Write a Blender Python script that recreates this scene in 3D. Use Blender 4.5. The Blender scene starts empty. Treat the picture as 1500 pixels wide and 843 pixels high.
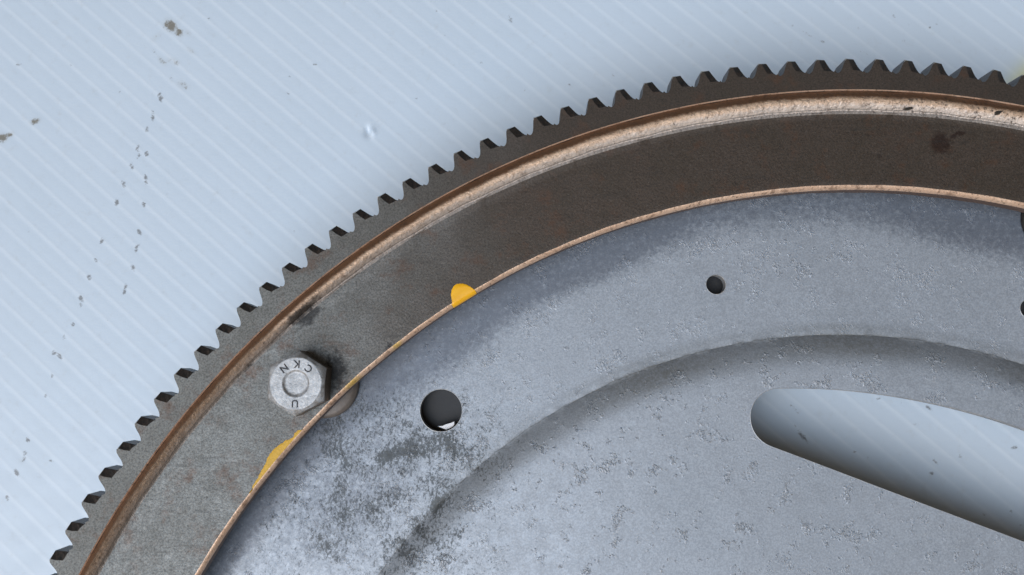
import bpy, bmesh, math, random
import numpy as np
from mathutils import Matrix, Vector, geometry

S = 0.001                      # everything below is given in millimetres
rad = math.radians
scene = bpy.context.scene
COL = scene.collection
random.seed(7); rng = np.random.default_rng(7)

# ------------------------------------------------------------------ camera
cam = bpy.data.cameras.new("camera"); cam.lens = 25.99; cam.sensor_width = 36
cam.clip_start = 0.004; cam.clip_end = 50
cam_o = bpy.data.objects.new("camera", cam); COL.objects.link(cam_o)
AX, AY = 0.120587, 0.017925
cam_o.matrix_world = Matrix.Translation(Vector((-67.985, 113.171, 150.201)) * S) @ Matrix.Rotation(AY, 4, 'Y') @ Matrix.Rotation(AX, 4, 'X')
scene.camera = cam_o

# ------------------------------------------------------------------ light
SUN_EL, SUN_AZ = 57.0, 230.0          # azimuth counter-clockwise from +X
world = bpy.data.worlds.new("World"); scene.world = world; world.use_nodes = True
wn = world.node_tree; wn.nodes.clear()
sky = wn.nodes.new('ShaderNodeTexSky'); sky.sky_type = 'NISHITA'; sky.sun_disc = False
sky.air_density = .35; sky.dust_density = 4.0; sky.ozone_density = .6
sky.sun_elevation = rad(SUN_EL); sky.sun_rotation = rad((90 - SUN_AZ) % 360)
bgd = wn.nodes.new('ShaderNodeBackground'); bgd.inputs['Strength'].default_value = 0.135
wo = wn.nodes.new('ShaderNodeOutputWorld')
tint = wn.nodes.new('ShaderNodeMix'); tint.data_type = 'RGBA'; tint.blend_type = 'MULTIPLY'; tint.inputs[0].default_value = 1
tint.inputs[7].default_value = (1.0, .80, .50, 1)
wn.links.new(sky.outputs[0], tint.inputs[6]); wn.links.new(tint.outputs[2], bgd.inputs[0]); wn.links.new(bgd.outputs[0], wo.inputs[0])
sun = bpy.data.lights.new("sun", 'SUN'); sun.energy = 2.8; sun.angle = rad(56); sun.color = (0.475, 0.715, 1.0)
sun_o = bpy.data.objects.new("sun", sun); COL.objects.link(sun_o)
d = Vector((math.cos(rad(SUN_EL)) * math.cos(rad(SUN_AZ)), math.cos(rad(SUN_EL)) * math.sin(rad(SUN_AZ)), math.sin(rad(SUN_EL))))
sun_o.rotation_euler = d.to_track_quat('Z', 'Y').to_euler(); sun_o.location = d * 2
vs = scene.view_settings
vs.view_transform = 'Standard'; vs.look = 'None'; vs.gamma = 1; vs.exposure = -0.02; vs.use_curve_mapping = False

# ------------------------------------------------------------------ node helper
class NT:
    def __init__(s, name):
        s.m = bpy.data.materials.new(name); s.m.use_nodes = True
        s.t = s.m.node_tree; s.t.nodes.clear()
        s.out = s.n('ShaderNodeOutputMaterial'); s.b = s.n('ShaderNodeBsdfPrincipled')
        s.l(s.b.outputs[0], s.out.inputs[0])
        g = s.n('ShaderNodeNewGeometry'); sc = s.n('ShaderNodeVectorMath', operation='SCALE')
        s.l(g.outputs['Position'], sc.inputs[0]); sc.inputs['Scale'].default_value = 1000
        s.pos = sc.outputs[0]                        # position in millimetres
    def n(s, t, **k):
        x = s.t.nodes.new(t)
        for a, b in k.items(): setattr(x, a, b)
        return x
    def l(s, a, b): s.t.links.new(a, b)
    def put(s, sock, v):
        if isinstance(v, bpy.types.NodeSocket): s.l(v, sock)
        elif isinstance(v, (tuple, list)): sock.default_value = tuple(v) + ((1,) if len(v) == 3 and sock.type == 'RGBA' else ())
        else: sock.default_value = v
    def math(s, op, a, b=0.0, c=0.0, clamp=False):
        x = s.n('ShaderNodeMath', operation=op, use_clamp=clamp)
        for i, v in enumerate((a, b, c)): s.put(x.inputs[i], v)
        return x.outputs[0]
    def noise(s, scale, detail=4, rough=.55, off=(0, 0, 0), stretch=None, dist=0.0, rot=0):
        v = s.pos
        mp = s.n('ShaderNodeMapping'); s.l(v, mp.inputs[0]); mp.inputs['Location'].default_value = off
        mp.inputs['Rotation'].default_value = (0, 0, rot)
        if stretch: mp.inputs['Scale'].default_value = stretch
        x = s.n('ShaderNodeTexNoise'); s.l(mp.outputs[0], x.inputs['Vector'])
        x.inputs['Scale'].default_value = scale; x.inputs['Detail'].default_value = detail
        x.inputs['Roughness'].default_value = rough; x.inputs['Distortion'].default_value = dist
        return x.outputs['Fac']
    def voro(s, scale, off=(0, 0, 0), feature='F1'):
        mp = s.n('ShaderNodeMapping'); s.l(s.pos, mp.inputs[0]); mp.inputs['Location'].default_value = off
        x = s.n('ShaderNodeTexVoronoi', feature=feature); s.l(mp.outputs[0], x.inputs['Vector']); x.inputs['Scale'].default_value = scale
        return x.outputs['Distance']
    def ramp(s, v, a, b, lo=0.0, hi=1.0):
        x = s.n('ShaderNodeMapRange', interpolation_type='SMOOTHSTEP')
        s.put(x.inputs[0], v)
        for i, w in enumerate((a, b, lo, hi)): s.put(x.inputs[i + 1], w)
        return x.outputs[0]
    def mix(s, f, a, b):
        x = s.n('ShaderNodeMix', data_type='RGBA'); s.put(x.inputs[0], f); s.put(x.inputs[6], a); s.put(x.inputs[7], b)
        return x.outputs[2]
    def bump(s, h, strength=1.0, dist=0.1, prev=None):
        x = s.n('ShaderNodeBump'); x.inputs['Strength'].default_value = strength; x.inputs['Distance'].default_value = dist * S
        s.l(h, x.inputs['Height'])
        if prev is not None: s.l(prev, x.inputs['Normal'])
        return x.outputs[0]
    def attr(s, name):
        x = s.n('ShaderNodeAttribute'); x.attribute_name = name; return x.outputs['Fac']
    def radius(s):
        x = s.n('ShaderNodeVectorMath', operation='MULTIPLY'); s.l(s.pos, x.inputs[0]); x.inputs[1].default_value = (1, 1, 0)
        y = s.n('ShaderNodeVectorMath', operation='LENGTH'); s.l(x.outputs[0], y.inputs[0]); return y.outputs['Value']
    def blob(s, x, y, rx, ry, rot=0, warp=None):
        """1 in the middle of an uneven ellipse lying at x, y, falling to 0 at its rim"""
        v = s.pos if warp is None else warp
        a = s.n('ShaderNodeVectorMath', operation='SUBTRACT'); s.l(v, a.inputs[0]); a.inputs[1].default_value = (x, y, 0)
        mp = s.n('ShaderNodeMapping', vector_type='POINT'); s.l(a.outputs[0], mp.inputs[0])
        r = s.n('ShaderNodeVectorRotate', rotation_type='Z_AXIS'); s.l(a.outputs[0], r.inputs['Vector']); r.inputs['Angle'].default_value = -rot
        m = s.n('ShaderNodeVectorMath', operation='MULTIPLY'); s.l(r.outputs[0], m.inputs[0]); m.inputs[1].default_value = (1 / rx, 1 / ry, 0)
        ln = s.n('ShaderNodeVectorMath', operation='LENGTH'); s.l(m.outputs[0], ln.inputs[0])
        s.t.nodes.remove(mp)
        return s.ramp(ln.outputs['Value'], 1.0, 0.0)
    def warped(s, scale, amount):
        x = s.n('ShaderNodeTexNoise'); s.l(s.pos, x.inputs['Vector']); x.inputs['Scale'].default_value = scale; x.inputs['Detail'].default_value = 3
        a = s.n('ShaderNodeVectorMath', operation='SUBTRACT'); s.l(x.outputs['Color'], a.inputs[0]); a.inputs[1].default_value = (.5, .5, .5)
        m = s.n('ShaderNodeVectorMath', operation='MULTIPLY_ADD'); s.l(a.outputs[0], m.inputs[0]); m.inputs[1].default_value = (amount,) * 3
        s.l(s.pos, m.inputs[2]); return m.outputs[0]
    def set(s, **k):
        names = dict(color='Base Color', rough='Roughness', metal='Metallic', normal='Normal', spec='Specular IOR Level')
        for a, v in k.items(): s.put(s.b.inputs[names[a]], v)
        return s.m

# ------------------------------------------------------------------ materials
EDGE_Y = [(152.2 * math.cos(rad(a)), 152.2 * math.sin(rad(a))) for a in (132.6, 128.2, 121.9)]
def mat_sheet():
    t = NT("corrugated plastic")
    base = t.mix(t.noise(.03, 3), (.50, .59, .68), (.54, .625, .715))
    web = t.attr('web')
    base = t.mix(t.math('MULTIPLY', web, .42), base, (.66, .73, .80))
    # faint milky smudges, scuffs and specks
    base = t.mix(t.ramp(t.noise(.35, 7, .75), .52, .8, 0, .3), base, (.40, .42, .42))
    sp = t.ramp(t.noise(1.4, 5, .65, (9, 4, 0)), .70, .78)
    gate = t.ramp(t.noise(.05, 3, .6, (3, 8, 0)), .45, .7)
    base = t.mix(t.math('MULTIPLY', t.math('MULTIPLY', sp, gate), .55), base, (.20, .20, .20))
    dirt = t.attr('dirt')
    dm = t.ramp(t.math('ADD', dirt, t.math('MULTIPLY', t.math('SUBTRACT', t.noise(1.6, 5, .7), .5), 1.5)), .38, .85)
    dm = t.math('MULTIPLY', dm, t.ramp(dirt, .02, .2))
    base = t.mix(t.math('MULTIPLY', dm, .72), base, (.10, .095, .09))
    soil = t.attr('soil')
    sm = t.ramp(t.math('ADD', soil, t.math('MULTIPLY', t.math('SUBTRACT', t.noise(1.1, 5, .7, (5, 5, 5)), .5), 1.7)), .42, .95)
    sm = t.math('MULTIPLY', sm, t.ramp(soil, .02, .2))
    base = t.mix(t.math('MULTIPLY', sm, .85), base, (.10, .08, .045))
    base = t.mix(t.ramp(soil, .05, .8, 0, .22), base, (.34, .33, .28))
    base = t.mix(t.math('MULTIPLY', t.attr('yellow'), .8), base, (.62, .58, .16))
    n1 = t.bump(t.noise(.25, 3), .35, .10)
    n2 = t.bump(t.noise(2.5, 4), .15, .03, n1)
    return t.set(color=base, rough=t.ramp(t.noise(.2, 4), .3, .7, .34, .46), normal=n2, spec=.5)

def steel_layers(t, grey, brown, pit, along):
    """dark oxidised steel; 'along' biases wear and painted sheen from brown to grey"""
    big = t.noise(.045, 4, .6)
    f = t.ramp(t.math('ADD', along, t.math('MULTIPLY', t.math('SUBTRACT', big, .5), .55)), .12, .95)
    c = t.mix(f, brown, grey)
    fine = t.noise(2.6, 5, .8, (3, 1, 7))
    c = t.mix(t.ramp(fine, .36, .60), t.mix(.6, c, (.012, .010, .009)), c)
    c = t.mix(t.ramp(t.noise(.12, 5, .65, (21, 4, 2)), .35, .65, 0, .5), c, t.mix(.5, c, (.035, .030, .020)))
    c = t.mix(t.ramp(t.noise(3.5, 3, .8, (8, 8, 8)), .57, .75, 0, .4), c, (.22, .21, .20))
    c = t.mix(t.ramp(t.noise(.16, 6, .7, (11, 3, 2)), .52, .72, 0, .65), c, (.095, .045, .024))
    c = t.mix(t.ramp(t.noise(.5, 6, .7, (1, 30, 2)), .62, .72, 0, .6), c, pit)
    return c

def along_grey(t):
    # greyer at lower left: some scuffing, plus reflected light painted into the colour
    sx = t.n('ShaderNodeSeparateXYZ'); t.l(t.pos, sx.inputs[0])
    return t.ramp(sx.outputs[0], -35, -150)

def mat_band():
    t = NT("oxidised steel band")
    c = steel_layers(t, (.21, .22, .215), (.078, .058, .044), (.018, .012, .010), along_grey(t))
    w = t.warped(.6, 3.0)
    soot_shade = t.math('MAXIMUM', t.blob(-112.5, 125.5, 7, 3.2, rad(40), w), t.blob(-95.8, 118.9, 2.6, 1.7, rad(40), w))
    soot_shade = t.math('MAXIMUM', soot_shade, t.blob(-106.5, 114.5, 5.5, 8.5, 0, w))  # this blob paints the bolt's cast shadow, joined to the soot
    sm = t.ramp(t.math('ADD', soot_shade, t.math('MULTIPLY', t.math('SUBTRACT', t.noise(1.2, 5, .7), .5), 1.3)), .32, .95)
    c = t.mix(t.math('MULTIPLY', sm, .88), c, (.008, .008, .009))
    rust = t.math('MAXIMUM', t.blob(18.5, 161.6, 3.6, 3.9, 0, w), t.blob(22.3, 163.6, 3.2, .9, rad(25), w))
    rust = t.math('MULTIPLY', rust, 1.15)
    rm = t.ramp(t.math('ADD', rust, t.math('MULTIPLY', t.math('SUBTRACT', t.noise(.9, 5, .7), .5), .8)), .2, .8)
    c = t.mix(t.math('MULTIPLY', rm, .8), c, (.022, .010, .007))
    streak = t.noise(.8, 5, .7, stretch=(.15, 1.6, 1), rot=rad(-38))
    c = t.mix(t.ramp(streak, .55, .7, 0, .35), c, (.03, .028, .026))
    n1 = t.bump(t.noise(2.0, 5, .7), .55, .12)
    n2 = t.bump(t.noise(.25, 3), .35, .25, n1)
    return t.set(color=c, rough=t.ramp(t.noise(1.2, 4), .3, .7, .42, .6), metal=.35, normal=n2)

def mat_gear():
    t = NT("dark ring gear steel")
    c = steel_layers(t, (.19, .195, .185), (.066, .050, .039), (.016, .013, .011), along_grey(t))
    n1 = t.bump(t.noise(1.8, 5, .75, (4, 4, 4)), .5, .14)
    return t.set(color=c, rough=.55, metal=.3, normal=n1)

def mat_tooth_facet():
    t = NT("oily tooth facet")
    c = t.mix(t.ramp(t.noise(1.5, 5, .7), .35, .7), (.004, .0035, .003), (.028, .017, .011))
    return t.set(color=c, rough=.6, metal=0.0, normal=t.bump(t.noise(2.5, 4, .7), .5, .12))

def mat_bead():
    t = NT("bronzed bead")
    r = t.math('ADD', t.attr('ru'), t.math('MULTIPLY', t.math('SUBTRACT', t.noise(.9, 5, .65), .5), 1.5))
    dark = t.mix(t.noise(.12, 4), (.14, .072, .040), (.24, .125, .066))
    pale = t.mix(t.noise(.5, 4), (.52, .34, .225), (.74, .56, .41))
    pale = t.mix(t.ramp(t.math('ADD', t.attr('ru'), t.math('MULTIPLY', t.math('SUBTRACT', t.noise(1.1, 5, .7, (5, 5, 0)), .5), 1.6)), 170.1, 169.2), pale, t.mix(t.noise(1.3, 4), (.58, .48, .41), (.86, .75, .66)))
    left = along_grey(t)
    pale = t.mix(t.math('MULTIPLY', left, .75), pale, (.165, .105, .066))
    c = t.mix(t.ramp(r, 171.35, 170.5), dark, pale)
    c = t.mix(t.ramp(t.noise(1.5, 6, .8, (2, 9, 1)), .53, .68, 0, .8), c, (.07, .045, .033))
    c = t.mix(t.ramp(t.noise(.5, 6, .75, (12, 9, 1)), .5, .7, 0, .55), c, (.16, .10, .065))
    c = t.mix(t.ramp(t.math('ABSOLUTE', t.math('SUBTRACT', t.attr('ru'), 168.72)), .16, .05, 0, .6), c, (.15, .14, .13))
    c = t.mix(t.ramp(t.noise(.35, 4, .7, (2, 2, 1)), .6, .72, 0, .5), c, (.10, .055, .035))
    c = t.mix(t.ramp(t.attr('ru'), 168.6, 168.4, 0, .8), c, t.mix(t.noise(1.6, 4), (.10, .09, .08), (.20, .18, .165)))
    sx = t.n('ShaderNodeSeparateXYZ'); t.l(t.pos, sx.inputs[0]); east = t.ramp(sx.outputs[0], -70, 40)
    pit = t.ramp(t.noise(1.25, 5, .75, (2, 19, 31)), .54, .62)
    c = t.mix(t.math('MULTIPLY', t.math('MULTIPLY', pit, east), .85), c, (.055, .042, .036))
    w = t.warped(.5, 3.5)
    soot_shade = t.math('MAXIMUM', t.blob(-113.5, 126.5, 10, 2.2, rad(43), w), t.blob(-124, 114, 9, 2.2, rad(48), w))  # only soot on the bead
    sm = t.ramp(t.math('ADD', soot_shade, t.math('MULTIPLY', t.math('SUBTRACT', t.noise(.9, 5, .7), .5), 1.0)), .3, .9)
    c = t.mix(t.math('MULTIPLY', sm, .85), c, (.014, .012, .011))
    n1 = t.bump(t.noise(.9, 5, .7), .8, .3)
    return t.set(color=c, rough=t.ramp(t.noise(1.0, 4), .3, .7, .34, .5), metal=.55, normal=n1)

def mat_edge():
    t = NT("bare copper toned edge")
    c = t.mix(t.noise(.15, 4, .6), (.50, .30, .19), (.84, .62, .46))
    c = t.mix(t.ramp(t.noise(1.5, 5, .7), .52, .66, 0, .7), c, (.12, .07, .045))
    c = t.mix(t.ramp(t.noise(.3, 5, .7, (7, 7, 0)), .54, .66, 0, .6), c, (.20, .12, .08))
    w = t.warped(.8, 1.2)
    ye = t.math('MAXIMUM', t.blob(*EDGE_Y[0], 3.2, 1.6, rad(35), w), t.blob(*EDGE_Y[1], 2.0, 1.4, rad(40), w))
    ye = t.math('MAXIMUM', ye, t.blob(*EDGE_Y[2], 4.5, 1.6, rad(35), w))
    c = t.mix(t.math('MULTIPLY', ye, .75), c, (.62, .40, .06))
    return t.set(color=c, rough=.42, metal=.5, normal=t.bump(t.noise(1.6, 4), .6, .15))

def mat_disc():
    t = NT("silver painted disc")
    base = t.mix(t.noise(.035, 4, .6), (.335, .375, .42), (.425, .465, .515))
    g = t.noise(2.6, 5, .8, (6, 1, 3))
    base = t.mix(t.ramp(g, .40, .62, .42, 0), base, (.14, .15, .175))
    dk = t.attr('tarnish_shade')
    m0 = t.ramp(t.math('ADD', dk, t.math('MULTIPLY', t.math('SUBTRACT', t.noise(.9, 6, .75), .5), 1.6)), .25, 1.1)
    base = t.mix(t.math('MULTIPLY', m0, .75), base, (.085, .10, .13))
    # speckled black grime
    gr = t.math('MULTIPLY', t.attr('grime'), t.ramp(t.noise(.14, 4, .6, (4, 4, 4)), .36, .62, .45, 1.35))
    m1 = t.ramp(t.math('ADD', t.math('MULTIPLY', gr, .14), t.math('SUBTRACT', t.noise(1.45, 6, .75, (2, 7, 4), dist=.5, stretch=(1.25, .8, 1), rot=rad(28)), .5)), .07, .22)
    m1 = t.math('MULTIPLY', m1, t.ramp(gr, .03, .3))
    base = t.mix(t.math('MULTIPLY', m1, .8), base, (.018, .023, .026))
    fn_ = t.ramp(t.math('ADD', t.math('MULTIPLY', gr, .10), t.math('SUBTRACT', t.noise(2.2, 5, .7, (22, 7, 4)), .5)), .10, .2)
    base = t.mix(t.math('MULTIPLY', t.math('MULTIPLY', fn_, t.ramp(gr, .03, .3)), .6), base, (.06, .066, .066))
    rr_ = t.math('ADD', t.radius(), t.math('MULTIPLY', t.math('SUBTRACT', t.noise(.5, 4), .5), .8))
    base = t.mix(t.ramp(t.math('ABSOLUTE', t.math('SUBTRACT', rr_, 122.35)), .2, .05, 0, .45), base, (.09, .09, .09))
    br = t.attr('slope_shade')
    m2 = t.math('MULTIPLY', br, t.ramp(t.noise(1.1, 6, .75, (9, 9, 1)), .25, .7, .35, 1))
    base = t.mix(t.math('MULTIPLY', m2, .7), base, (.125, .12, .10))
    # crusted, flaky paint where a patchy mask allows it
    fl = t.attr('flake')
    cl = t.math('MULTIPLY', t.ramp(t.noise(.16, 5, .72, (3, 3, 3)), .55, .66), 1.0)
    cl = t.math('MAXIMUM', cl, t.ramp(t.noise(.45, 4, .6, (7, 1, 9)), .60, .70, 0, .8))
    cl = t.math('MULTIPLY', cl, fl)
    crust = t.noise(1.3, 4, .65, (5, 6, 7), stretch=(1.4, .8, 1), rot=rad(20), dist=.8)
    crust = t.ramp(crust, .44, .60)
    h = t.math('MULTIPLY', crust, cl)
    base = t.mix(t.math('MULTIPLY', h, .25), base, (.58, .61, .66))
    n1 = t.bump(t.noise(2.4, 5, .75), .3, .08)
    n2 = t.bump(h, .7, .25, n1)
    n3 = t.bump(t.noise(.06, 3), .5, .6, n2)
    return t.set(color=base, rough=t.ramp(t.noise(.5, 5), .3, .7, .42, .56), metal=.35, normal=n3)

def mat_cut():
    t = NT("cut disc edge")
    return t.set(color=t.mix(t.noise(1.0, 4), (.20, .20, .20), (.42, .42, .42)), rough=.5, metal=.4, normal=t.bump(t.noise(1.5, 3), .4, .1))

def mat_zinc():
    t = NT("galvanised bolt")
    c = t.mix(t.ramp(t.noise(.55, 6, .75), .3, .7), (.30, .315, .33), (.54, .555, .57))
    c = t.mix(t.ramp(t.noise(2.5, 4, .7, (4, 0, 0)), .58, .7, 0, .45), c, (.14, .14, .14))
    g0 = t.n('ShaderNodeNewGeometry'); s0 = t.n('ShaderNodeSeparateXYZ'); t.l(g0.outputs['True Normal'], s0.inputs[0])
    ch = t.math('MULTIPLY', t.ramp(s0.outputs[2], .95, .85), t.ramp(t.noise(.35, 5, .7, (1, 2, 0)), .38, .62, .1, .85))  # chamfer shade painted in as a patchy brown
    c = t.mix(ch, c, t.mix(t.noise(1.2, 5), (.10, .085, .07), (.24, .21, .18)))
    # upward faces stay brighter, the flanks turn brown
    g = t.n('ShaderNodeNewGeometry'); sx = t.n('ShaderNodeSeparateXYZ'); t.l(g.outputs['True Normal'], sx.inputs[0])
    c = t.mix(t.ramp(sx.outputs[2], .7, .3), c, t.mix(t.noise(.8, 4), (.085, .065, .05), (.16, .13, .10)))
    return t.set(color=c, rough=t.ramp(t.noise(1, 4), .3, .7, .32, .55), metal=.3, normal=t.bump(t.noise(1.0, 6, .75), .7, .22))

def simple(name, a, b, scale, rough, metal=0.0, bump=.08):
    t = NT(name)
    return t.set(color=t.mix(t.noise(scale, 5, .65), a, b), rough=rough, metal=metal, normal=t.bump(t.noise(scale * 2, 4, .7), .5, bump))

M_sheet, M_band, M_gear, M_facet, M_bead = mat_sheet(), mat_band(), mat_gear(), mat_tooth_facet(), mat_bead()
M_edge, M_disc, M_cut, M_zinc = mat_edge(), mat_disc(), mat_cut(), mat_zinc()
M_stamp = simple("stamped grime", (.04, .042, .045), (.10, .10, .11), 2, .6, .2)
M_washer = simple("brown spacer steel", (.13, .105, .09), (.22, .195, .175), .6, .48, .4)
M_back = simple("black hole darkener", (.010, .011, .013), (.022, .023, .026), .3, .55, .1)
M_yellow = simple("yellow marking paint", (.74, .34, .004), (.90, .50, .02), .5, .32, 0, .05)
M_yellow2 = simple("worn yellow marking paint", (.42, .25, .02), (.74, .42, .012), 1.1, .5, 0, .12)
M_white = simple("white light patch", (.72, .72, .74), (.86, .86, .88), 1.5, .5, 0, .1)
M_chip = simple("dark chip", (.02, .018, .016), (.06, .05, .04), 1.5, .5, .1, .1)

# ------------------------------------------------------------------ mesh helpers
def link(name, verts, faces, mats, parent=None, smooth=True, fmat=None, loc=(0, 0, 0), rotz=0.0):
    me = bpy.data.meshes.new(name)
    me.from_pydata([tuple(c * S for c in v) for v in verts], [], faces)
    for m in (mats if isinstance(mats, (list, tuple)) else [mats]): me.materials.append(m)
    if fmat is not None: me.polygons.foreach_set('material_index', fmat)
    me.polygons.foreach_set('use_smooth', [smooth] * len(me.polygons))
    me.update()
    o = bpy.data.objects.new(name, me); COL.objects.link(o)
    o.location = tuple(c * S for c in loc); o.rotation_euler = (0, 0, rotz)
    if parent is not None: o.parent = parent
    return o

def sharp(o, deg=35):
    bm = bmesh.new(); bm.from_mesh(o.data)
    bmesh.ops.recalc_face_normals(bm, faces=bm.faces)
    for e in bm.edges:
        if len(e.link_faces) == 2 and e.calc_face_angle(0) > rad(deg): e.smooth = False
    bm.to_mesh(o.data); bm.free()

def sstep(x, a, b):
    t = np.clip((x - a) / (b - a), 0, 1); return t * t * (3 - 2 * t)

RU = []
def revolve(prof, n, zfun=None, closed=True):
    """prof: list of (r, z) (closed section), revolved in n steps; returns verts, faces, profile index of each face"""
    P = len(prof); V = []; F = []; K = []
    for i in range(n):
        a = 2 * math.pi * i / n; ca, sa = math.cos(a), math.sin(a); RU.extend(p[0] for p in prof)
        for k, (r, z) in enumerate(prof):
            if zfun: r, z = zfun(k, r, z, a)
            V.append((r * ca, r * sa, z))
    for i in range(n):
        j = (i + 1) % n
        for k in range(P if closed else P - 1):
            l = (k + 1) % P
            F.append((i * P + k, j * P + k, j * P + l, i * P + l)); K.append(k)
    return V, F, K

# ------------------------------------------------------------------ the corrugated plastic sheet
Z_SHEET = -26.0
FL_ANG, FL_P = rad(-41.0), 4.44
fa = np.array([math.cos(FL_ANG), math.sin(FL_ANG)]); fn = np.array([-fa[1], fa[0]])
FL_PH = float(np.dot(fn, (-197.6, 139.9)))          # one web runs through this point

def build_sheet():
    cx, cy = -70.0, 130.0
    # fine rows where the photograph looks, coarse ones beyond
    U = np.concatenate([np.arange(-420, -190, 12.), np.arange(-190, 185, .62), np.arange(185, 421, 12.)])
    Vv = np.concatenate([np.arange(-80 * FL_P, -29 * FL_P, FL_P / 4), np.arange(-29 * FL_P, 31 * FL_P, FL_P / 10), np.arange(31 * FL_P, 80 * FL_P + .1, FL_P / 4)])
    base = float(np.dot(fn, (cx, cy))); off = (FL_PH - base) % FL_P
    Vv = Vv + off
    uu, vv = np.meshgrid(U, Vv, indexing='ij')
    X = cx + uu * fa[0] + vv * fn[0]; Y = cy + uu * fa[1] + vv * fn[1]
    ph = (((vv - off) / FL_P + .5) % 1.0) - .5           # 0 on a web
    jit = 1 + .25 * np.sin(uu * .11 + np.floor((vv - off) / FL_P + .5) * 2.1)
    web = np.exp(-(ph / .10) ** 2) * (.65 + .35 * jit * (.7 + .3 * np.sin(uu * .043 + vv * .7)))
    Z = Z_SHEET + .045 * np.exp(-(ph / .10) ** 2) - .012 * np.cos(ph * 2 * math.pi) + .12 * np.sin(X * .05 + 1) * np.sin(Y * .043)
    # the dent pushed into one flute
    dx, dy = X + 106.4, Y - 173.3
    Z -= .9 * np.exp(-((dx + .3) ** 2 / .55 + dy ** 2 / 1.3)); Z += .75 * np.exp(-((dx - .75) ** 2 / .3 + (dy - .1) ** 2 / .9))
    dirt = np.zeros_like(X); soil = np.zeros_like(X); yel = np.zeros_like(X)
    def blob(field, x, y, rx, ry, rot, amp):
        c, s = math.cos(rot), math.sin(rot); a = (X - x) * c + (Y - y) * s; b = -(X - x) * s + (Y - y) * c
        np.maximum(field, amp * np.exp(-((a / rx) ** 2 + (b / ry) ** 2)), out=field)
    for x, y, rx, ry, rot, amp, f in STAINS:
        blob({'d': dirt, 's': soil}[f], x, y, max(rx, .5) * (1.1 if f == 'd' else 1.45), max(ry, .42) * (1.1 if f == 'd' else 1.45), rot, amp * (1.05 if f == 'd' else 1.15))
    blob(yel, 57.5, 186.5, 9, 4.0, rad(40), 1.0)
    nu, nv = X.shape
    top = np.stack([X, Y, Z], -1).reshape(-1, 3)
    idx = np.arange(nu * nv).reshape(nu, nv)
    F = np.stack([idx[:-1, :-1], idx[1:, :-1], idx[1:, 1:], idx[:-1, 1:]], -1).reshape(-1, 4)
    # lower skin and rim
    rim = np.concatenate([idx[:, 0], idx[-1, 1:], idx[-2::-1, -1], idx[0, -2:0:-1]])
    lo = top[rim].copy(); lo[:, 2] = Z_SHEET - 4.0; nb = len(top); R = len(rim)
    faces = F.tolist() + [(int(rim[i]), nb + i, nb + (i + 1) % R, int(rim[(i + 1) % R])) for i in range(R)] + [list(range(nb + R - 1, nb - 1, -1))]
    me = bpy.data.meshes.new("ground_sheet")
    me.from_pydata((np.concatenate([top, lo]) * S).tolist(), [], faces)
    me.materials.append(M_sheet)
    me.polygons.foreach_set('use_smooth', [True] * len(F) + [False] * (R + 1))
    for nm, arr in (('web', web), ('dirt', dirt), ('soil', soil), ('yellow', yel)):
        at = me.attributes.new(nm, 'FLOAT', 'POINT')
        at.data.foreach_set('value', np.concatenate([arr.ravel(), np.zeros(R)]).astype(np.float32))
    me.update()
    o = bpy.data.objects.new("ground_sheet", me); COL.objects.link(o); o['kind'] = 'structure'
    return o

# picture pixel -> point on a level plane (only used here to write down where stains really lie)
_R = np.array((Matrix.Rotation(AY, 3, 'Y') @ Matrix.Rotation(AX, 3, 'X')))
def at(px, py, z=Z_SHEET):
    dd = _R @ np.array([(px - 750) / 1083., -(py - 421.5) / 1083., -1.]); C = np.array([-67.985, 113.171, 150.201])
    p = C + (z - C[2]) / dd[2] * dd; return float(p[0]), float(p[1])

STAINS = []
def st(px, py, w, h, rot, amp, f='d'):
    x, y = at(px, py); STAINS.append((x, y, w, h, rad(rot), amp, f))
st(250, 38, 1.5, 1.1, -40, 1.05, 's'); st(262, 48, 1.0, .7, -50, .95, 's'); st(275, 48, .9, .6, -40, .55, 's')
st(228, 55, 1.6, .7, 40, .42, 's'); st(225, 76, .9, .5, -50, .6); st(237, 90, 1.2, .5, -50, .62, 's'); st(258, 92, .8, .6, 0, .6, 's'); st(250, 88, 1.6, .5, 10, .4, 's')
st(280, 75, 1.3, .6, -40, .45, 's'); st(268, 125, 1.5, .8, -30, .55, 's'); st(302, 103, .8, .6, 0, .45); st(250, 115, .5, .4, -50, .75)
st(51, 178, 1.0, .6, 20, .95, 's'); st(13, 198, .9, .5, 10, .9, 's'); st(3, 202, 1.0, .9, 0, 1.0, 's'); st(0, 207, .8, .4, 10, .8, 's')
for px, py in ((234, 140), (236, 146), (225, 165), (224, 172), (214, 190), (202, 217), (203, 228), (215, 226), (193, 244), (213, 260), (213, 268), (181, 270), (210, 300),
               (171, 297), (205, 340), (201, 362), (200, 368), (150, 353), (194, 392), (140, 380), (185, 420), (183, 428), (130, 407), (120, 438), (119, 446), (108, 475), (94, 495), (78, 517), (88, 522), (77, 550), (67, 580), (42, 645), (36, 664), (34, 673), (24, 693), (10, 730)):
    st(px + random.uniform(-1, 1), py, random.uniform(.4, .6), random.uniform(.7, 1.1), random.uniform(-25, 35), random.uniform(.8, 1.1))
for px, py in ((42, 340), (27, 95), (103, 95), (175, 135), (461, 95), (424, 112), (423, 138), (306, 27), (245, 285), (340, 350), (430, 340), (440, 285), (75, 675), (160, 470), (610, 145), (748, 28), (640, 16), (652, 52), (662, 95), (768, 133), (834, 124), (898, 109), (705, 92),
               (1162, 38), (1172, 60), (1205, 62), (1256, 42), (1372, 36), (1406, 62), (1324, 60), (1475, 44), (1309, 24), (1362, 41), (1330, 36)):
    st(px, py, random.uniform(.45, .8), random.uniform(.35, .5), random.uniform(-60, 30), random.uniform(.5, .75))
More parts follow.
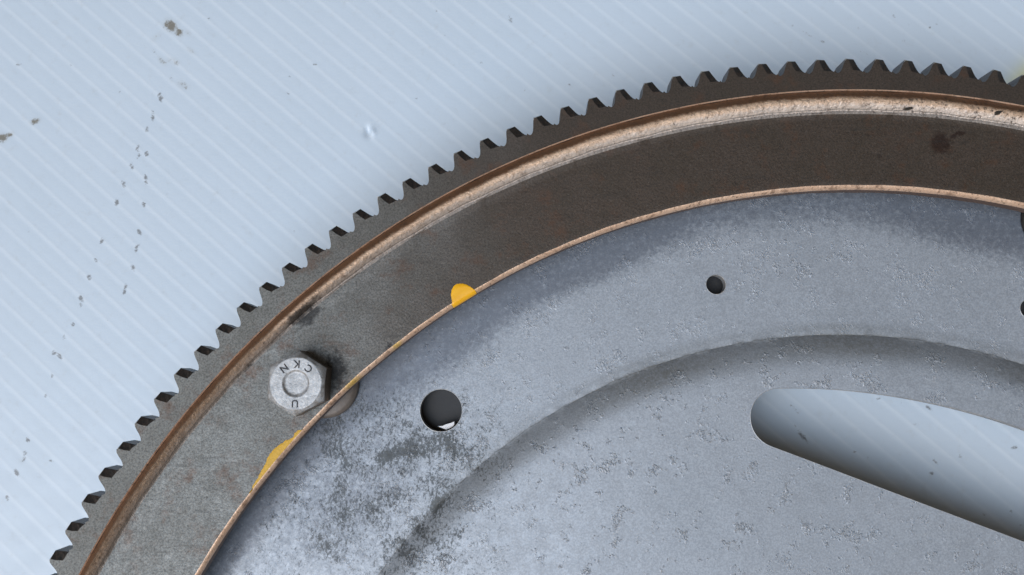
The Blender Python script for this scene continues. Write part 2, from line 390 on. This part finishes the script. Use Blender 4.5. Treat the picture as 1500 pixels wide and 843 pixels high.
st(1185, 52, 4.5, .35, -28, .5); st(1270, 80, 3.0, .3, -24, .45); st(748, 28, .35, 1.3, 15, .8)
# marks seen through the window of the disc
for px, py, w, h, r, a in ((1165, 600, 2.2, .3, -50, .6), (1176, 640, 1.9, .45, -50, .95), (1172, 632, 3.4, .3, -50, .5), (1287, 584, .6, .35, 0, .8), (1361, 598, 1.2, .5, -30, .9), (1365, 694, .7, .5, -20, 1.0), (1371, 677, 1.0, .5, -50, .7), (1486, 656, .8, .5, 10, .9),
                         (1407, 670, .8, .8, 0, .6), (1340, 622, .7, .4, 0, .5), (1251, 662, .7, .3, -20, .7), (1271, 672, .4, 1.2, -20, .45), (1322, 590, .9, .5, -40, .5), (1440, 668, .6, .5, 0, .5), (1481, 750, .5, .4, 0, .8), (1494, 770, .6, .4, 0, .8), (1442, 754, .6, .4, 0, .7), (1390, 730, .8, .9, 0, .4), (1386, 640, 3, 2, 0, .2), (1300, 706, 2, 1, 0, .25)):
    st(px, py, w, h, r, a)
sheet = build_sheet()

# ------------------------------------------------------------------ the flexplate
wheel = bpy.data.objects.new("flexplate", None); COL.objects.link(wheel)
wheel.location = (0, 0, Z_SHEET * S); wheel.empty_display_size = .05
wheel['label'] = "large steel flexplate with toothed outer rim and silver painted disc lying on white corrugated plastic"
wheel['category'] = "flexplate"
root = bpy.data.objects.new("placeholder", None)
PARTS = []
def part(o, label=None):
    o.parent = wheel; o.location.z += -Z_SHEET * S
    if label: o['label'] = label
    return o

# --- ring gear
NT_ = 184; PITCH = 2 * math.pi / NT_; TH0 = 2.6930285 % PITCH
RB, ZB = 175.2, -5.4
def build_ring():
    n = NT_ * 2
    V = []; F = []; mi = []
    for i in range(n):
        a = TH0 + PITCH / 2 + PITCH * i / 2
        ro = RB if i % 2 == 0 else RB * math.cos(PITCH / 2)
        for r, z in ((ro, 0), (173.12, 0), (172.93, -.3), (172.9, ZB), (ro, ZB)):
            V.append((r * math.cos(a), r * math.sin(a), z))
    for i in range(n):
        j = (i + 1) % n
        for k in range(5):
            l = (k + 1) % 5
            F.append((i * 5 + k, i * 5 + l, j * 5 + l, j * 5 + k)); mi.append(1 if k == 1 else 0)
    o = link("ring_gear", V, F, [M_gear, M_edge], fmat=mi, smooth=False)
    return part(o)
ring = build_ring()

def tooth_mesh(seed):
    rr = random.Random(seed); j = lambda s: rr.uniform(-s, s)
    bx = RB * math.cos(PITCH / 2); by = RB * math.sin(PITCH / 2)
    rt = 177.0; hy = rt * math.sin(PITCH / 2); hx = rt * math.cos(PITCH / 2)
    e = j(.16); w = j(.05); q = j(.08); fr = j(.15)
    full = [(bx, -by), (hx - .28, -hy), (176.86, -2.82), (177.18 + j(.1), -2.58), (176.98, -2.34), (177.4, -2.02), (178.0, -1.78 + w), (178.8, -1.44 + w), (179.5, -1.16 + w), (180.05 + q, -.92 + w),
            (180.05 + q, .92 + w), (179.5, 1.2 + w), (178.8, 1.5 + w), (178.0, 1.82), (177.35, 2.12), (176.92, 2.45), (176.72, 2.75), (hx - .28, hy), (bx, by)]
    # a slanting facet cut off the leading side: front outline drawn in, and how deep the facet reaches
    front = [(bx, -by), (hx - .28, -hy), (176.84, -2.80), (177.14, -2.54), (176.95, -2.3), (177.15, -1.85), (177.28 + fr, -1.2 + e), (177.4 + fr, -.4 + e), (178.5, .12 + e), (179.72 + q, .46 + e),
             (179.76 + q, .84 + w), (179.45, 1.16 + w), (178.8, 1.47 + w), (178.0, 1.80), (177.35, 2.11), (176.92, 2.45), (176.72, 2.75), (hx - .28, hy), (bx, by)]
    dep = [0, 0, 0, -.03, -.05, -.3, -.55, -.7, -.8, -.85, -.4, -.12, -.08, -.05, -.02, 0, 0, 0, 0]
    n = len(full); V = []
    for (x, y) in front: V.append((x - 177, y, 0 if True else 0))
    for (x, y), z in zip(full, dep): V.append((x - 177, y, z - .02))
    for (x, y) in full: V.append((x - 177, y, ZB))
    F = [tuple(range(n))]; mi = [0]
    for k in range(n - 1):
        F.append((k, n + k, n + k + 1, k + 1)); mi.append(1 if 4 <= k <= 8 else (3 if k in (9, 10) else 0))
        F.append((n + k, 2 * n + k, 2 * n + k + 1, n + k + 1)); mi.append(2 if 1 <= k <= 16 else 0)
    F.append(tuple(range(3 * n - 1, 2 * n - 1, -1))); mi.append(0)
    return V, F, mi
M_flank = simple("tooth flank steel", (.030, .028, .028), (.085, .085, .09), 1.2, .45, .35, .15)
M_worn = simple("worn tooth corner", (.16, .15, .13), (.42, .40, .36), 1.5, .4, .4, .1)
protos = []
for s in range(12):
    V, F, mi = tooth_mesh(s)
    o = link("tooth", V, F, [M_gear, M_facet, M_flank, M_worn], ring, smooth=False, fmat=mi)
    bm = bmesh.new(); bm.from_mesh(o.data)
    bmesh.ops.remove_doubles(bm, verts=bm.verts, dist=1e-6); bmesh.ops.dissolve_degenerate(bm, edges=bm.edges, dist=1e-7)
    bmesh.ops.recalc_face_normals(bm, faces=bm.faces); bm.to_mesh(o.data); bm.free()
    protos.append(o)
for i in range(NT_):
    a = TH0 + PITCH * i
    o = protos[i] if i < 12 else protos[random.randrange(12)].copy()
    if i >= 12: COL.objects.link(o)
    o.parent = ring
    o.location = (177 * S * math.cos(a), 177 * S * math.sin(a), 0); o.rotation_euler = (0, 0, a)

# --- flat band with its rolled bead
ZF = -.45
prof = [(172.94, -1.6), (172.9, -.30), (172.6, -.06), (172.15, .32), (171.65, .74), (171.1, 1.08), (170.5, 1.18), (169.9, 1.02), (169.35, .66), (168.9, .2), (168.6, -.12),
        (168.45, -.22), (168.2, -.20), (167.9, ZF)]
nb_ = len(prof)
prof += [(r, ZF) for r in np.linspace(166.5, 153.6, 9)] + [(152.7, ZF), (152.35, ZF - .14), (152.0, ZF - .55), (151.88, ZF - 1.05), (151.95, -4.0), (166.0, -4.0), (172.88, -4.0)]
def zf(k, r, z, a):
    deg = math.degrees(a)
    if r > 168 and z > -3:
        r += .07 * math.sin(a * 61) + .05 * math.sin(a * 143 + 1)
    if k <= nb_ and z > -1.2:      # the roll narrows towards the lower left
        kk = 1 - .32 * float(sstep(np.array(deg), 95, 150)) * (1 - float(sstep(np.array(deg), 230, 300)))
        if k < nb_: r = 172.9 - (172.9 - r) * kk; z = ZF + (z - ZF) * (.45 + .55 * kk)
    # the roll is flatter and runs out softly towards the lower left
    if 5 < k < nb_:
        w = float(sstep(np.array(deg), 131, 137)) * (1 - float(sstep(np.array(deg), 200, 230)))
        flat = {6: 1.2, 7: .9, 8: .58, 9: .3, 10: .08, 11: -.08, 12: -.18, 13: -.3}[k]
        z = z * (1 - w) + flat * w
    if k == nb_:
        pass
    if 151.9 < r < 153:
        r += .03 * math.sin(a * 47) + .025 * math.sin(a * 131 + 2)
    return r, z
RU.clear(); V, F, K = revolve(prof, 1440, zf); ru = np.array(RU, dtype=np.float32)
ie = len(prof) - 7
mi = [1 if k < nb_ - 1 else (2 if ie <= k < ie + 3 else (3 if k == ie + 3 else 0)) for k in K]
M_wall = simple("dull copper wall", (.07, .042, .03), (.15, .095, .07), .8, .5, .4)
band = part(link("rim_band", V, F, [M_band, M_bead, M_edge, M_wall], fmat=mi)); sharp(band, 50)
ar = band.data.attributes.new('ru', 'FLOAT', 'POINT'); ar.data.foreach_set('value', ru)

# --- yellow paint marks on the band, running over its inner edge
def paint(cols, label, over=True, mat=None):
    """cols: (angle in degrees, outer radius)"""
    V = []; F = []
    rows = 7
    A = np.array([c[0] for c in cols]); Rr = np.array([c[1] for c in cols])
    aa = np.linspace(A[0], A[-1], 40); rr = np.interp(aa, A, Rr)
    low = np.where(np.arange(40) % 1 == 0, -1.5 - .5 * np.sin(np.linspace(0, math.pi, 40)), 0)
    for a, ro, zl in zip(aa, rr, low):
        c, s = math.cos(rad(a)), math.sin(rad(a)); h = .07
        t_ = min(1, max(0, (ro - 152.5) / .6)) if over else 0
        if not over: ro += random.uniform(-.12, .12)
        pts = [(151.83, zl * t_ - 1.1 * (1 - t_)), (151.80, ZF - 1.02), (151.93, ZF - .5), (152.3, ZF - .04)]
        pts += [(152.75 + (ro - .12 - 152.75) * k / 3, ZF + h) for k in range(4)] if ro > 152.9 else [(152.5, ZF + h * .2)] * 4
        pts += [(max(ro, 152.6), ZF - .02)]
        if not over: pts[:4] = [(152.62, ZF - .01), (152.66, ZF + .01), (152.7, ZF + .02), (152.72, ZF + .03)]; pts[4:] = [(r, ZF + .035 if z > ZF else z) for r, z in pts[4:]]
        for r, z in pts: V.append((r * c, r * s, z))
    m = 9
    for i in range(39):
        for k in range(m - 1): F.append((i * m + k, (i + 1) * m + k, (i + 1) * m + k + 1, i * m + k + 1))
    o = link("paint_mark", V, F, mat or M_yellow, band)
    bm = bmesh.new(); bm.from_mesh(o.data); bmesh.ops.remove_doubles(bm, verts=bm.verts, dist=1e-6); bmesh.ops.recalc_face_normals(bm, faces=bm.faces); bm.to_mesh(o.data); bm.free()
    o['label'] = label
    return o
paint([(120.9, 152.6), (121.0, 153.4), (121.2, 154.4), (121.45, 155.1), (121.8, 155.6), (122.1, 155.6), (122.4, 155.1), (122.65, 154.3), (122.75, 153.6), (122.85, 152.9), (123.0, 152.5)], "round yellow paint dab on the inner edge")
paint([(137.7, 152.75), (138.0, 153.26), (138.35, 153.39), (138.6, 153.00), (138.9, 153.34), (139.3, 153.81), (139.8, 154.11), (140.3, 154.41), (140.8, 154.37), (141.3, 153.90), (141.8, 153.56), (142.5, 153.26), (143.2, 152.96), (143.8, 152.75)], "long worn yellow paint smear beside the bolt", False, M_yellow2)

# --- silver disc
ZO, ZI, TH = -12.0, -9.0, 2.4
def disc_z(x, y):
    r = np.hypot(x, y)
    tt = np.clip((122.3 - r) / 8.2, 0, 1); up = 1 - (1 - tt) ** 2.2
    z = ZO + (ZI - ZO) * np.clip(up, 0, 1)
    z = z + .18 * sstep(r, 125.2, 122.4) * (r >= 122.3)
    z = z + (ZI - ZO) * 0
    z = z + 7.95 * sstep(r, 158, 164)
    z += .12 * np.sin(x * .06 + 2) * np.sin(y * .05) + .05 * np.sin(x * .21) * np.sin(y * .17 + 1)
    return z
def circle(cx, cy, r, n): return [(cx + r * math.cos(2 * math.pi * k / n), cy + r * math.sin(2 * math.pi * k / n)) for k in range(n)]
def window(mid):
    """D-shaped window: outer edge an arc, inner edge a straight chord, both ends round"""
    Ra, cu, ch, rc = 142.6, -34.0, 86.6, 6.2
    c, s = math.cos(mid), math.sin(mid); pts = []
    y0 = math.sqrt((Ra - rc) ** 2 - (ch + rc - cu) ** 2)      # end circles touch both the arc and the chord
    a1 = math.atan2(y0, ch + rc - cu)
    loc = []
    for k in range(61):
        a = a1 - 2 * a1 * k / 60; loc.append((cu + Ra * math.cos(a), Ra * math.sin(a)))
    for k in range(1, 18):      # lower end: from direction -a1 round to pointing inwards
        a = -a1 - (math.pi - a1) * k / 18; loc.append((ch + rc + rc * math.cos(a), -y0 + rc * math.sin(a)))
    loc.append((ch, -y0))
    for k in range(1, 30): loc.append((ch, -y0 + 2 * y0 * k / 30))
    loc.append((ch, y0))
    for k in range(1, 18):
        a = math.pi - (math.pi - a1) * k / 18; loc.append((ch + rc + rc * math.cos(a), y0 + rc * math.sin(a)))
    return [(x * c - y * s, x * s + y * c) for x, y in loc]
HOLES = [circle(-86.3, 106.0, 4.55, 40), circle(-26.0, 133.4, 2.15, 28), circle(41.9, 127.9, 2.15, 28)]
WMID = rad(69.3)
WINS = [window(WMID + k * 2 * math.pi / 3) for k in range(3)]
HOLES += [circle(136.5 * math.cos(rad(a)), 136.5 * math.sin(rad(a)), 4.55 if i % 2 else 2.15, 28) for i, a in enumerate((160, 190, 220, 250, 280, 310, 340, 10, 38))]

def build_disc():
    pts = []; edges = []; loops = []
    def add_loop(P):
        b = len(pts); pts.extend(P); n = len(P)
        edges.extend((b + k, b + (k + 1) % n) for k in range(n)); loops.append(range(b, b + n))
    RO = 166.0
    add_loop(circle(0, 0, RO, 360))
    for q in (122.3, 121.7, 120.9, 119.8, 118.5, 123.0, 124.0, 125.3): add_loop(circle(0, 0, q, 720 if q > 120 else 540))
    for h in HOLES + WINS: add_loop(h)
    # grid: fine where the photograph looks
    def inside(P, x, y):
        P = np.array(P); x1, y1 = P[:, 0], P[:, 1]; x2, y2 = np.roll(x1, -1), np.roll(y1, -1)
        c = ((y1[None] > y[:, None]) != (y2[None] > y[:, None])) & (x[:, None] < (x2 - x1)[None] * (y[:, None] - y1[None]) / ((y2 - y1)[None] + 1e-12) + x1[None])
        return (c.sum(1) % 2) == 1
    gx, gy = np.meshgrid(np.arange(-166, 167, 1.25), np.arange(-166, 167, 1.25)); gx = gx.ravel() + rng.uniform(-.2, .2, gx.size); gy = gy.ravel() + rng.uniform(-.2, .2, gy.size)
    keep = (np.hypot(gx, gy) < RO - 1) & (np.abs(np.hypot(gx, gy) - 122.0) > 3.9)
    fine = (gx > -150) & (gx < 60) & (gy > 60)
    coarse = (np.arange(gx.size) % 5 == 0)
    keep &= fine | coarse
    gx, gy = gx[keep], gy[keep]
    for P in HOLES + WINS:
        A = np.array(P); m = np.array([True] * gx.size)
        cx, cy = A.mean(0); R = np.hypot(A[:, 0] - cx, A[:, 1] - cy).max() + 2
        near = np.hypot(gx - cx, gy - cy) < R
        i = np.where(near)[0]
        big = inside(P, gx[i], gy[i])
        dmin = np.array([np.hypot(A[:, 0] - gx[q], A[:, 1] - gy[q]).min() for q in i])
        m[i[big | (dmin < .6)]] = False
        gx, gy = gx[m], gy[m]
    pts2 = [Vector(p) for p in pts] + [Vector((float(a), float(b))) for a, b in zip(gx, gy)]
    v, e, f, *_ = geometry.delaunay_2d_cdt(pts2, edges, [], 0, 1e-5)
    A = np.array([(p.x, p.y) for p in v]); Fc = np.array([list(t) for t in f])
    cen = A[Fc].mean(1); ok = np.hypot(cen[:, 0], cen[:, 1]) < RO
    for P in HOLES + WINS:
        Q = np.array(P); c0 = Q.mean(0); R = np.hypot(*(Q - c0).T).max() + 1
        i = np.where(np.hypot(*(cen - c0).T) < R)[0]
        ok[i[inside(P, cen[i, 0], cen[i, 1])]] = False
    Fc = Fc[ok]
    z = disc_z(A[:, 0], A[:, 1]); n = len(A)
    # boundary edges -> side walls
    from collections import Counter
    cnt = Counter()
    for t in Fc.tolist():
        for a, b in ((0, 1), (1, 2), (2, 0)): cnt[(t[a], t[b])] += 1
    bd = [(a, b) for (a, b) in cnt if (b, a) not in cnt]
    V = [(x, y, zz) for (x, y), zz in zip(A, z)] + [(x, y, zz - TH) for (x, y), zz in zip(A, z)]
    F = Fc.tolist(); k1 = len(F)
    F += [(c + n, b + n, a + n) for a, b, c in Fc.tolist()]; k2 = len(F)
    F += [(b, a, a + n, b + n) for a, b in bd]
    mi = [0] * k1 + [2] * (k2 - k1) + [1] * (len(F) - k2)
    M_under = simple("warm bounce underside", (.30, .20, .11), (.42, .30, .18), .3, .7, 0, .1)  # unseen underside coloured brown to bounce warm light onto the sheet
    o = link("disc", V, F, [M_disc, M_cut, M_under], fmat=mi, smooth=True)
    x, y = A[:, 0], A[:, 1]; r = np.hypot(x, y); th = np.degrees(np.arctan2(y, x))
    def g(cx, cy, rx, ry, rot=0):
        c, s = math.cos(rad(rot)), math.sin(rad(rot)); a = (x - cx) * c + (y - cy) * s; b = -(x - cx) * s + (y - cy) * c
        return np.exp(-((a / rx) ** 2 + (b / ry) ** 2))
    def gp(px, py, w, h, rot=0, zz=ZO):
        cx, cy = at(px, py, zz); return g(cx, cy, w * .145, h * .145, rot)
    grime = .95 * gp(560, 700, 130, 120) + .8 * gp(530, 640, 60, 40) + .45 * gp(480, 800, 120, 70) + .9 * gp(690, 640, 60, 60) + .75 * gp(640, 800, 90, 70) + .3 * gp(560, 640, 70, 60)
    grime = np.clip(grime, 0, .95) * (.75 + .25 * np.sin(x * .55 + 1.5 * np.sin(y * .4)) * np.sin(y * .47 + x * .2))
    grime = grime + 1.0 * gp(600, 775, 40, 9, 42) + .9 * gp(638, 738, 14, 8, 42) + .9 * gp(570, 665, 45, 16, 25) + .9 * gp(655, 655, 22, 28)
    grime = np.clip(grime, 0, 2.4)
    outer = sstep(r, 139, 152) * sstep(th, 150, 118)  # soft shade of the band, painted along the disc's outer edge
    tarn_shade = .85 * outer + .8 * gp(850, 380, 130, 45, 20) + .45 * gp(1430, 345, 130, 55, -10) + .5 * gp(1480, 560, 60, 30) + .35 * gp(640, 470, 120, 60, 30) + .8 * sstep(r, 146, 152) * (th > 120)
    tarn_shade = tarn_shade + .5 * gp(640, 520, 150, 80, 30) + .55 * gp(450, 770, 130, 110) + .45 * gp(570, 690, 110, 110)
    tarn_shade = np.clip(tarn_shade, 0, 1)
    slope_shade = sstep(r, 115.5, 119.5) * sstep(r, 122.9, 122.2) + .5 * sstep(r, 124.6, 123.8) * (r > 122.3) * sstep(r, 122.3, 123.0)  # shade of the pressed step painted into the colour
    slope_shade = slope_shade * (.8 + .2 * np.sin(th * .3)) * (.35 + .65 * sstep(th, 140, 108))
    flake = .45 + .55 * sstep(r, 121, 117) + 1.3 * np.exp(-((r - 117.0) / 2.6) ** 2) + .3 * gp(1350, 800, 260, 90) + .5 * gp(1180, 380, 150, 60)
    flake = np.clip(flake, 0, 1.6) * (1 - .6 * gp(740, 780, 60, 60))
    for nm, arr in (('grime', grime), ('tarnish_shade', tarn_shade), ('slope_shade', np.clip(slope_shade, 0, 1)), ('flake', flake)):
        at_ = o.data.attributes.new(nm, 'FLOAT', 'POINT')
        at_.data.foreach_set('value', np.concatenate([arr, arr]).astype(np.float32))
    sharp(o, 28)
    return part(o)
disc = build_disc()

# --- bright sheared lips of the holes and windows
M_lip = simple("sheared bright lip", (.16, .16, .16), (.55, .56, .57), .7, .4, .4, .1)
def lip(P, seed):
    A = np.array(P); n = len(A)
    m = int(max(n, 1)); nx = np.roll(A, -1, 0) - np.roll(A, 1, 0); nx /= np.hypot(nx[:, 0], nx[:, 1])[:, None]
    area = .5 * np.sum(A[:, 0] * np.roll(A[:, 1], -1) - np.roll(A[:, 0], -1) * A[:, 1])
    N = np.stack([nx[:, 1], -nx[:, 0]], 1) * (1 if area > 0 else -1)
    rr = np.random.default_rng(seed); w = np.convolve(np.tile(rr.uniform(0, 1, n), 3), np.ones(3) / 3, 'same')[n:2 * n]
    V = []; F = []
    for (x, y), (a, b), q in zip(A, N, w):
        z = float(disc_z(np.array(x), np.array(y))); o_ = .02 + .13 * q
        for off, dz in ((-.03, -.30), (-.03, -.02), (.01, .035), (o_, .02), (o_ + .06, -.03)): V.append((x + a * off, y + b * off, z + dz))
    for k in range(n):
        l = (k + 1) % n
        for i in range(4): F.append((k * 5 + i, k * 5 + i + 1, l * 5 + i + 1, l * 5 + i))
    o = link("hole_lip", V, F, M_lip, disc)
    bm = bmesh.new(); bm.from_mesh(o.data); bmesh.ops.recalc_face_normals(bm, faces=bm.faces); bm.to_mesh(o.data); bm.free()
for k, P in enumerate(HOLES + WINS): lip(P, k)

# --- black ring added behind the disc to darken its holes, and the hub the plate rests on
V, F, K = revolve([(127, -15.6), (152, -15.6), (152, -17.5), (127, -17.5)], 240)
part(link("hole_dark_ring", V, F, M_back)); sharp(bpy.data.objects["hole_dark_ring"])
V, F, K = revolve([(20, ZI - TH - .02), (42, ZI - TH - .02), (42, Z_SHEET + .25), (20, Z_SHEET + .25)], 96)
part(link("hub", V, F, M_washer)); sharp(bpy.data.objects["hub"])

# --- bolt through the band, with its spacer on the disc
def lathe(prof, n, cx, cy, cap_top=True, cap_bot=True):
    V = []; F = []
    for r, z in prof:
        for k in range(n):
            a = 2 * math.pi * k / n; V.append((cx + r * math.cos(a), cy + r * math.sin(a), z))
    for i in range(len(prof) - 1):
        for k in range(n):
            l = (k + 1) % n; F.append((i * n + k, i * n + l, (i + 1) * n + l, (i + 1) * n + k))
    if cap_bot: F.append(tuple(range(n - 1, -1, -1)))
    if cap_top: F.append(tuple(range((len(prof) - 1) * n, len(prof) * n)))
    return V, F

BX, BY = -113.1, 111.95
def build_bolt():
    n = 72; top = 4.55; rc = 4.95; ap = 5.62; rot = rad(88)
    V = []; F = []
    def hexr(a):
        b = ((a - rot) % (math.pi / 3)) - math.pi / 6
        return ap / math.cos(b)
    rings = []
    def ring_(fn):
        b = len(V)
        for k in range(n):
            a = rot + 2 * math.pi * k / n; r, z = fn(a); V.append((r * math.cos(a), r * math.sin(a), z))
        rings.append(b)
    ring_(lambda a: (hexr(a) - .02, 0.0 + ZF))
    ring_(lambda a: (hexr(a), .3))
    ring_(lambda a: (hexr(a), top - .10 - .75 * (hexr(a) - 5.0)))
    ring_(lambda a: (hexr(a) - .16, top - .04 - .70 * (hexr(a) - .16 - 5.0)))
    ring_(lambda a: (rc + .15, top - .04)); ring_(lambda a: (rc, top))
    ring_(lambda a: (2.8, top)); ring_(lambda a: (2.66, top - .04)); ring_(lambda a: (2.5, top - .15)); ring_(lambda a: (2.3, top - .31)); ring_(lambda a: (2.1, top - .38)); ring_(lambda a: (1.9, top - .40))
    for i in range(len(rings) - 1):
        for k in range(n):
            l = (k + 1) % n; F.append((rings[i] + k, rings[i] + l, rings[i + 1] + l, rings[i + 1] + k))
    F.append(tuple(rings[-1] + k for k in range(n))); F.append(tuple(rings[0] + k for k in reversed(range(n))))
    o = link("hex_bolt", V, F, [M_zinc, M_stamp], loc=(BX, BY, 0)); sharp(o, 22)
    # stamp the letters into the face
    for ch, ang_, flip in (("N", 129, True), ("K", 88, True), ("C", 49, True), ("U", 270, False)):
        cu = bpy.data.curves.new("stamp", 'FONT'); cu.body = ch; cu.size = 2.0 * S; cu.extrude = .30 * S; cu.align_x = 'CENTER'; cu.align_y = 'CENTER'; cu.offset = 0.00005; cu.resolution_u = 3
        to = bpy.data.objects.new("stamp", cu); COL.objects.link(to)
        bpy.context.view_layer.update()
        me = bpy.data.meshes.new_from_object(to.evaluated_get(bpy.context.evaluated_depsgraph_get()))
        bpy.data.objects.remove(to); bpy.data.curves.remove(cu)
        me.materials.clear(); me.materials.append(M_stamp)
        cut = bpy.data.objects.new("stamp", me); COL.objects.link(cut)
        rr = 3.85; a = rad(ang_)
        cut.location = ((BX + rr * math.cos(a)) * S, (BY + rr * math.sin(a)) * S, top * S + .12 * S)
        cut.rotation_euler = (0, 0, a + math.pi / 2 if True else 0)
        if not flip: cut.rotation_euler = (0, 0, a - math.pi / 2 + 0)
        bpy.context.view_layer.update()
        md = o.modifiers.new("b", 'BOOLEAN'); md.operation = 'DIFFERENCE'; md.solver = 'EXACT'; md.object = cut; md.material_mode = 'TRANSFER'
        bpy.context.view_layer.update()
        nm = bpy.data.meshes.new_from_object(o.evaluated_get(bpy.context.evaluated_depsgraph_get()))
        o.modifiers.clear()
        if len(nm.polygons) > 50: o.data = nm
        bpy.data.objects.remove(cut)
    bm = bmesh.new(); bm.from_mesh(o.data)
    for f in bm.faces: f.smooth = not (f.normal.z > .995)
    for e in bm.edges:
        if len(e.link_faces) == 2: e.smooth = e.calc_face_angle(0) < rad(24)
    bm.to_mesh(o.data); bm.free()
    return o
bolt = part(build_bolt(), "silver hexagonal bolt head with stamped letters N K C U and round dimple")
V, F = lathe([(3.0, ZO - 1), (3.0, ZF)], 32, 0, 0)
sh = link("shank", V, F, M_washer, bolt)
V, F = lathe([(7.3, ZO + .2), (7.3, ZO + 1.0), (7.1, ZO + 1.4), (6.3, ZO + 1.75), (4.5, ZO + 2.05), (3.2, ZO + 2.1)], 96, 1.6, -.35)
w1 = link("spacer_washer", V, F, M_washer, bolt); sharp(w1, 50)

V, F = lathe([(7.3, ZO + .2), (7.3, ZO + 1.0), (7.1, ZO + 1.4), (6.3, ZO + 1.75), (4.5, ZO + 2.05), (3.2, ZO + 2.1)], 64, 48.6, 147.3)
part(link("spacer_washer", V, F, M_chip))

# ------------------------------------------------------------------ loose grit, and an added light patch
def flake(name, px, py, z, w, h, rot, mat, label, cat, thick=.25, seed=1, tilt=0.0, bend=0.0):
    rr = random.Random(seed); cx, cy = at(px, py, z); n = 14; out = []
    for k in range(n):
        a = 2 * math.pi * k / n; q = 1 + rr.uniform(-.22, .22)
        u, v = w * math.cos(a) * q, h * math.sin(a) * q
        v += bend * (u / w) ** 2
        out.append((u * math.cos(rot) - v * math.sin(rot), u * math.sin(rot) + v * math.cos(rot)))
    V = [(x, y, 0) for x, y in out] + [(x * .9, y * .9, thick) for x, y in out] + [(0, bend * .2, thick * 1.1)]
    F = [tuple(reversed(range(n)))] + [(k, (k + 1) % n, n + (k + 1) % n, n + k) for k in range(n)] + [(n + k, n + (k + 1) % n, 2 * n) for k in range(n)]
    o = link(name, V, F, mat, loc=(cx, cy, z), smooth=False); o.rotation_euler.x = tilt
    o['label'] = label; o['category'] = cat
    return o
flake("light_patch", 656.0, 625.0, -13.3, 1.9, .55, rad(16), M_white, "white curved piece standing in for a patch of light inside the largest round hole of the disc", "flake", .3, 3, bend=.55)  # added white piece in place of light falling through the hole
flake("metal_chip", 1331, 160, .62, 1.1, .35, rad(15), M_chip, "small black sliver of grit where the raised bead meets the dark band", "grit", .25, 4, tilt=-.5)
flake("metal_chip", 1463, 165, 1.0, 1.15, .42, rad(28), M_chip, "grey brown sliver of grit on the raised bead at the right edge", "grit", .25, 5, tilt=-.35)
for o in bpy.data.objects:
    if o.name.startswith("metal_chip"): o['group'] = "grit slivers on the bead"
bpy.data.objects.remove(root)
